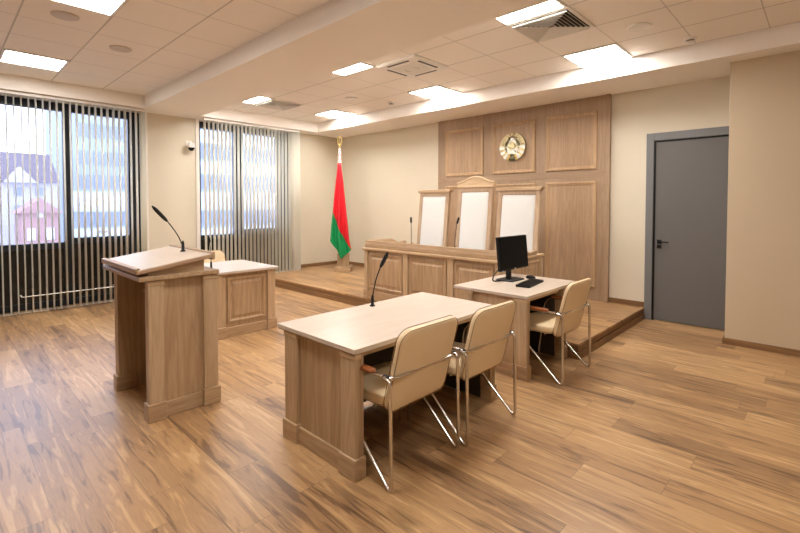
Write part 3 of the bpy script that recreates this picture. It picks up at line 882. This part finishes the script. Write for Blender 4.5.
lp(.33, .378, 1); lp(-.425, -.37, -1)
MB().box(-.37, .33, .20, .235, 0, 1.01).build('front_panel', 'oak_v', t)
MB().box(-.37, .33, -.05, .20, .80, .82).build('shelf', 'oak_x', t)
MB().box(-.53, .43, -.31, .255, 1.012, 1.045).build('top_slab', 'oak_x', t, bevel=.006)
# wedge and reading board (slopes up to the judges' side)
zt = lambda y: 1.090 + (y + .32) * .15
MB().prism([(-.24, 1.045), (.155, 1.045), (.155, zt(.155) - .029), (-.24, zt(-.24) - .029)], lambda a, b, w: (w, a, b), -.37, .385).build('wedge', 'oak_y', t, bevel=.002)
MB().prism([(-.32, zt(-.32) - .029), (.215, zt(.215) - .029), (.215, zt(.215)), (-.32, zt(-.32))], lambda a, b, w: (w, a, b), -.49, .425).build('reading_board', 'edge', t, bevel=.006)
MB().prism([(-.31, zt(-.31) - .001), (.20, zt(.2) - .001), (.20, zt(.2) + .002), (-.31, zt(-.31) + .002)], lambda a, b, w: (w, a, b), -.48, .415).build('board_surface', 'top_x', t)
MB().prism([(-.325, zt(-.32) - .02), (-.295, zt(-.29) - .02), (-.295, zt(-.29) + .014), (-.325, zt(-.32) + .014)], lambda a, b, w: (w, a, b), -.49, .41).build('book_stop', 'oak_x', t, bevel=.004)
MB().prism([(.20, zt(.2) - .045), (.225, zt(.22) - .045), (.225, zt(.22) + .014), (.20, zt(.2) + .014)], lambda a, b, w: (w, a, b), -.49, .425).build('rear_rail', 'oak_x', t, bevel=.004)

# ---------------------------------------------------------------- chairs
def visitor_chair(label):
    """faces -X, origin on the floor below the chair centre; rear feet at x=+.24"""
    t = thing('visitor_chair', label, 'chair')
    lean = lambda b: .150 + .125 * (b - .40) / .48            # x of back centre at height b
    def fb(a, b, h): return (lean(b) - h * .97, a, b + h * .26)
    mb = MB(); bh = .485; bc = .388 + bh / 2
    def fbc(a, b, h):
        cur = -.02 * (1 - (a / .24) ** 2)                     # slight wrap
        return fb(a + .012, bc + b, h + cur)
    pad(mb, .515, bh, (.05, .05, .085, .085), .04, fbc, puff=.006)
    bk = mb.build('backrest', 'leather', t, smooth=True)
    rr = rrect(.515 + .002, bh + .002, (.05, .05, .085, .085))
    for hz in (-.0175, .0175):
        MB().tube([fbc(a, b, hz) for a, b in rr], .0022, 6, closed=True).build('piping', 'piping', bk)
    mb = MB()
    def fs_(a, b, h):
        return (-.09 + b, a, .430 + h + .02 * (abs(b) / .24) ** 3 * (1 if b > 0 else -1))
    pad(mb, .50, .47, (.08, .08, .04, .04), .062, fs_, puff=.008)
    st = mb.build('seat', 'leather', t, smooth=True)
    for hz in (-.02,):
        MB().tube([fs_(a, b, hz) for a, b in rrect(.502, .472, (.08, .08, .04, .04))], .0022, 6, closed=True).build('piping', 'piping', st)
    hw = .30; r = .0105
    # rear tubes with cross bar behind the back, rear legs, floor bend, diagonal struts
    for sy in (-1, 1):
        P = round_path([(.195, sy * hw, .612), (.245, sy * hw, .602), (.255, sy * hw, -.012), (-.22, sy * hw * .97, .42)], [.035, .065], 8)
        dz = .0108 - min(q.z for q in P)
        P = [Vector((q.x, q.y, q.z + (dz if q.z < .1 else dz * max(0, 1 - (q.z - .1) / .2)))) for q in P]
        MB().tube(P, r, 12).build('rear_leg', 'chrome', t, smooth=True)
        P = round_path([(.215, sy * (hw - .012), .612), (-.20, sy * hw, .612), (-.262, sy * hw, .011)], [.11], 10)
        fl = MB().tube(P, r, 12).build('front_leg', 'chrome', t, smooth=True)
        a = MB(); pad(a, .05, .25, .022, .026, lambda p, q, h: (-.005 + q, sy * hw + p, .628 + h), puff=.002)
        a.build('armrest', 'armwood', t, smooth=True)
        MB().tube([(.185, sy * (hw - .01), .612), (.225, sy * (hw - .01), .612)], .0135, 12).build('clamp', 'black', t, smooth=True)
    MB().tube(round_path([(.205, -hw, .612), (.243, -hw + .05, .610), (.243, hw - .05, .610), (.205, hw, .612)], [.03, .03]), r, 12).build('back_bar', 'chrome', t, smooth=True)
    MB().tube([(-.20, -hw, .398), (-.20, hw, .398)], r, 12).build('seat_bar', 'chrome', t, smooth=True)
    MB().tube([(.06, -.24, .40), (.06, .24, .40)], r * .8, 12).build('seat_bar', 'chrome', t, smooth=True)
    return t
vc = visitor_chair('cream leather chrome chair at the front desk, the nearer one')
vc.location = (-1.915, 1.967, 0)
def vcopy(x, y, rz, label):
    c = copy_tree(vc); c.location = (x, y, 0); c.rotation_euler.z = rz; c['label'] = label
    return c
vcopy(-1.88, 2.618, 0, 'cream leather chrome chair at the front desk, the farther one')
vcopy(-1.855, 3.975, 0, 'cream leather chrome chair at the computer desk beside the platform corner')
vcopy(-6.2, 2.72, math.pi, 'cream chair behind the small desk, only its back top showing')

# ---------------------------------------------------------------- computer
t = thing('monitor', 'black flat computer monitor on a stand on the rear desk', 'monitor', (-2.42, 4.22, .75))
b = MB(); b.loft([[(x, y, z) for x, y in rrect(w_, h_, .02, 4)] for w_, h_, z in ((.20, .27, 0), (.20, .27, .008), (.18, .25, .014))], lambda a, c, h: (a, c, h)); b.build('stand_base', 'black', t)
MB().box(-.035, -.005, -.035, .035, .012, .28).build('stand_neck', 'black', t, bevel=.004)
til = .09
def fm(a, b_, h): return (.02 - (b_ - .28) * til + h, a + .02, b_)
m1 = MB(); m1.prism([(-.295, .115), (.295, .115), (.295, .465), (-.295, .465)], fm, -.02, .012)
hs = m1.build('housing', 'black', t, bevel=.006)
MB().prism([(-.285, .135), (.285, .135), (.285, .457), (-.285, .457)], fm, .0122, .0135).build('screen', 'screen', t)
MB().prism([(-.26, .119), (-.235, .119), (-.235, .124), (-.26, .124)], fm, .012, .0145).build('power_light', 'led', t)
MB().prism([(-.012, .119), (.012, .119), (.012, .131), (-.012, .131)], fm, .012, .0145).build('maker_badge', 'greyplastic', t)
cb = MB().tube(round_path([(-.01, -.02, .17), (-.05, -.12, .14), (-.07, -.22, .06), (-.07, -.24, .006), (-.02, -.16, .006)], .05), .006, 8).build('cable', 'black', t, smooth=True)

t = thing('keyboard', 'black computer keyboard on the rear desk', 'keyboard', (-2.14, 4.12, .75), R(9))
MB().prism([(-.07, 0), (.07, 0), (.07, .012), (-.07, .022)], lambda a, b, w: (a, w, b), -.22, .22).build('body', 'black', t, bevel=.003)
mb = MB()
for r_ in range(5):
    for c_ in range(15):
        x = .055 - r_ * .024; y = -.20 + c_ * .0285
        z = .0125 + (.06 - x) * .07
        mb.box(x - .009, x + .009, y - .012 + .012, y + .024, z, z + .006)
mb.build('keys', 'screen', t)
t = thing('mouse', 'small dark computer mouse beside the keyboard', 'mouse', (-2.29, 4.42, .75))
mb = MB(); pad(mb, .06, .105, .028, .03, lambda a, b, h: (b, a, .016 + h), puff=.006); mb.build('shell', 'black', t, smooth=True)
MB().box(-.035, -.015, -.003, .003, .034, .041).build('wheel', 'greyplastic', t)

# ---------------------------------------------------------------- town outside the windows
def win_block(name, mat, x, y0, y1, z0, z1, depth, label, wins, wmat='farglass', roof=None, bands=None):
    t = thing(name, label, 'building', (x - depth / 2, (y0 + y1) / 2, z0))
    yc = (y0 + y1) / 2
    MB().box(-depth / 2, depth / 2, y0 - yc, y1 - yc, 0, z1 - z0).build('walls', mat, t)
    if bands:
        for (b0, b1) in bands: MB().box(depth / 2, depth / 2 + .15, y0 - yc, y1 - yc, b0 - z0, b1 - z0).build('band', 'whiteband', t)
    for (wy0, wy1, wz0, wz1) in wins:
        w = MB().box(depth / 2, depth / 2 + .06, wy0 - yc, wy1 - yc, wz0 - z0, wz1 - z0).build('window', wmat, t)
    if roof: roof(t, yc, z0, depth)
    return t
GZ = -12
MB_g = MB().box(-140, XW - 1.5, -60, 90, GZ - .2, GZ).build('ground', 'ground'); MB_g['kind'] = 'structure'
def roof_pink(t, yc, z0, dp):
    MB().prism([(-dp / 2 - .5, 3.1 - z0), (dp / 2 + .3, 3.1 - z0), (0, 5.4 - z0)], lambda a, b, w: (a, w, b), -6 - yc, 6.3 - yc).build('roof', 'roof', t)
    MB().prism([(3.2 - yc, 3.0 - z0), (5.0 - yc, 3.0 - z0), (4.1 - yc, 4.1 - z0)], lambda a, b, w: (w, a, b), dp / 2 - 1, dp / 2 + .4).build('gable', 'pink', t)
wins = []
for r_ in range(5):
    for c_ in range(10):
        y = -5.4 + c_ * 1.15; z = 2.15 - r_ * 1.25
        wins.append((y, y + .38, z, z + .55))
win_block('town_house', 'pink', -40, -6, 6.2, GZ, 3.2, 8, 'pale pink house with dark purple roof outside left window', wins, roof=roof_pink)
def roof_b(t, yc, z0, dp):
    MB().prism([(3.3 - yc, 1.0 - z0), (5.5 - yc, 1.0 - z0), (4.4 - yc, 1.9 - z0)], lambda a, b, w: (w, a, b), -dp / 2, dp / 2 + .2).build('roof', 'brickred', t)
win_block('gabled_house', 'brickred', -34, 3.5, 5.3, GZ, 1.0, 3, 'small brick red gabled house outside left window', [(3.75, 4.15, -.6, .1), (4.65, 5.05, -.6, .1), (4.22, 4.52, .75, 1.25)], wmat='whiteband', roof=roof_b)
wn = []
for z0 in (7.2, 4.9, 2.9, -.3, -2.6, -5):
    for c_ in range(9):
        y = 8.4 + c_ * 1.05; wn.append((y, y + .85, z0, z0 + 1.1))
win_block('office_block', 'concrete', -45, 7.9, 17.5, GZ, 12, 12, 'grey concrete office block outside left window', wn, bands=[(.9, 2.6), (-2, -.5)])
wn = []
for z0 in (9.5, 6.3, 3.2, -.6, -3.4):
    for c_ in range(9):
        y = 18.8 + c_ * 1.2; wn.append((y, y + 1.0, z0, z0 + 1.3))
win_block('office_tower', 'concrete', -47, 18.2, 30, GZ, 14, 12, 'tall pale office tower outside the second window', wn, bands=[(7.9, 9.2), (4.7, 6.0), (.9, 2.8), (-2.2, -1.0)])

# groups of repeated things
for kind_, grp in (('visitor_chair', 'cream leather chairs at the desks'), ('judge_chair', 'tall chairs behind the judges bench'), ('gooseneck_microphone', 'gooseneck microphones'), ('ceiling_speaker', 'round ceiling speakers'), ('smoke_detector', 'ceiling smoke detectors'), ('air_grille', 'square ceiling air grilles'), ('vertical_blind', 'vertical blinds over the windows')):
    for o_ in bpy.data.objects:
        if o_.parent is None and o_.name.split('.')[0] == kind_: o_['group'] = grp
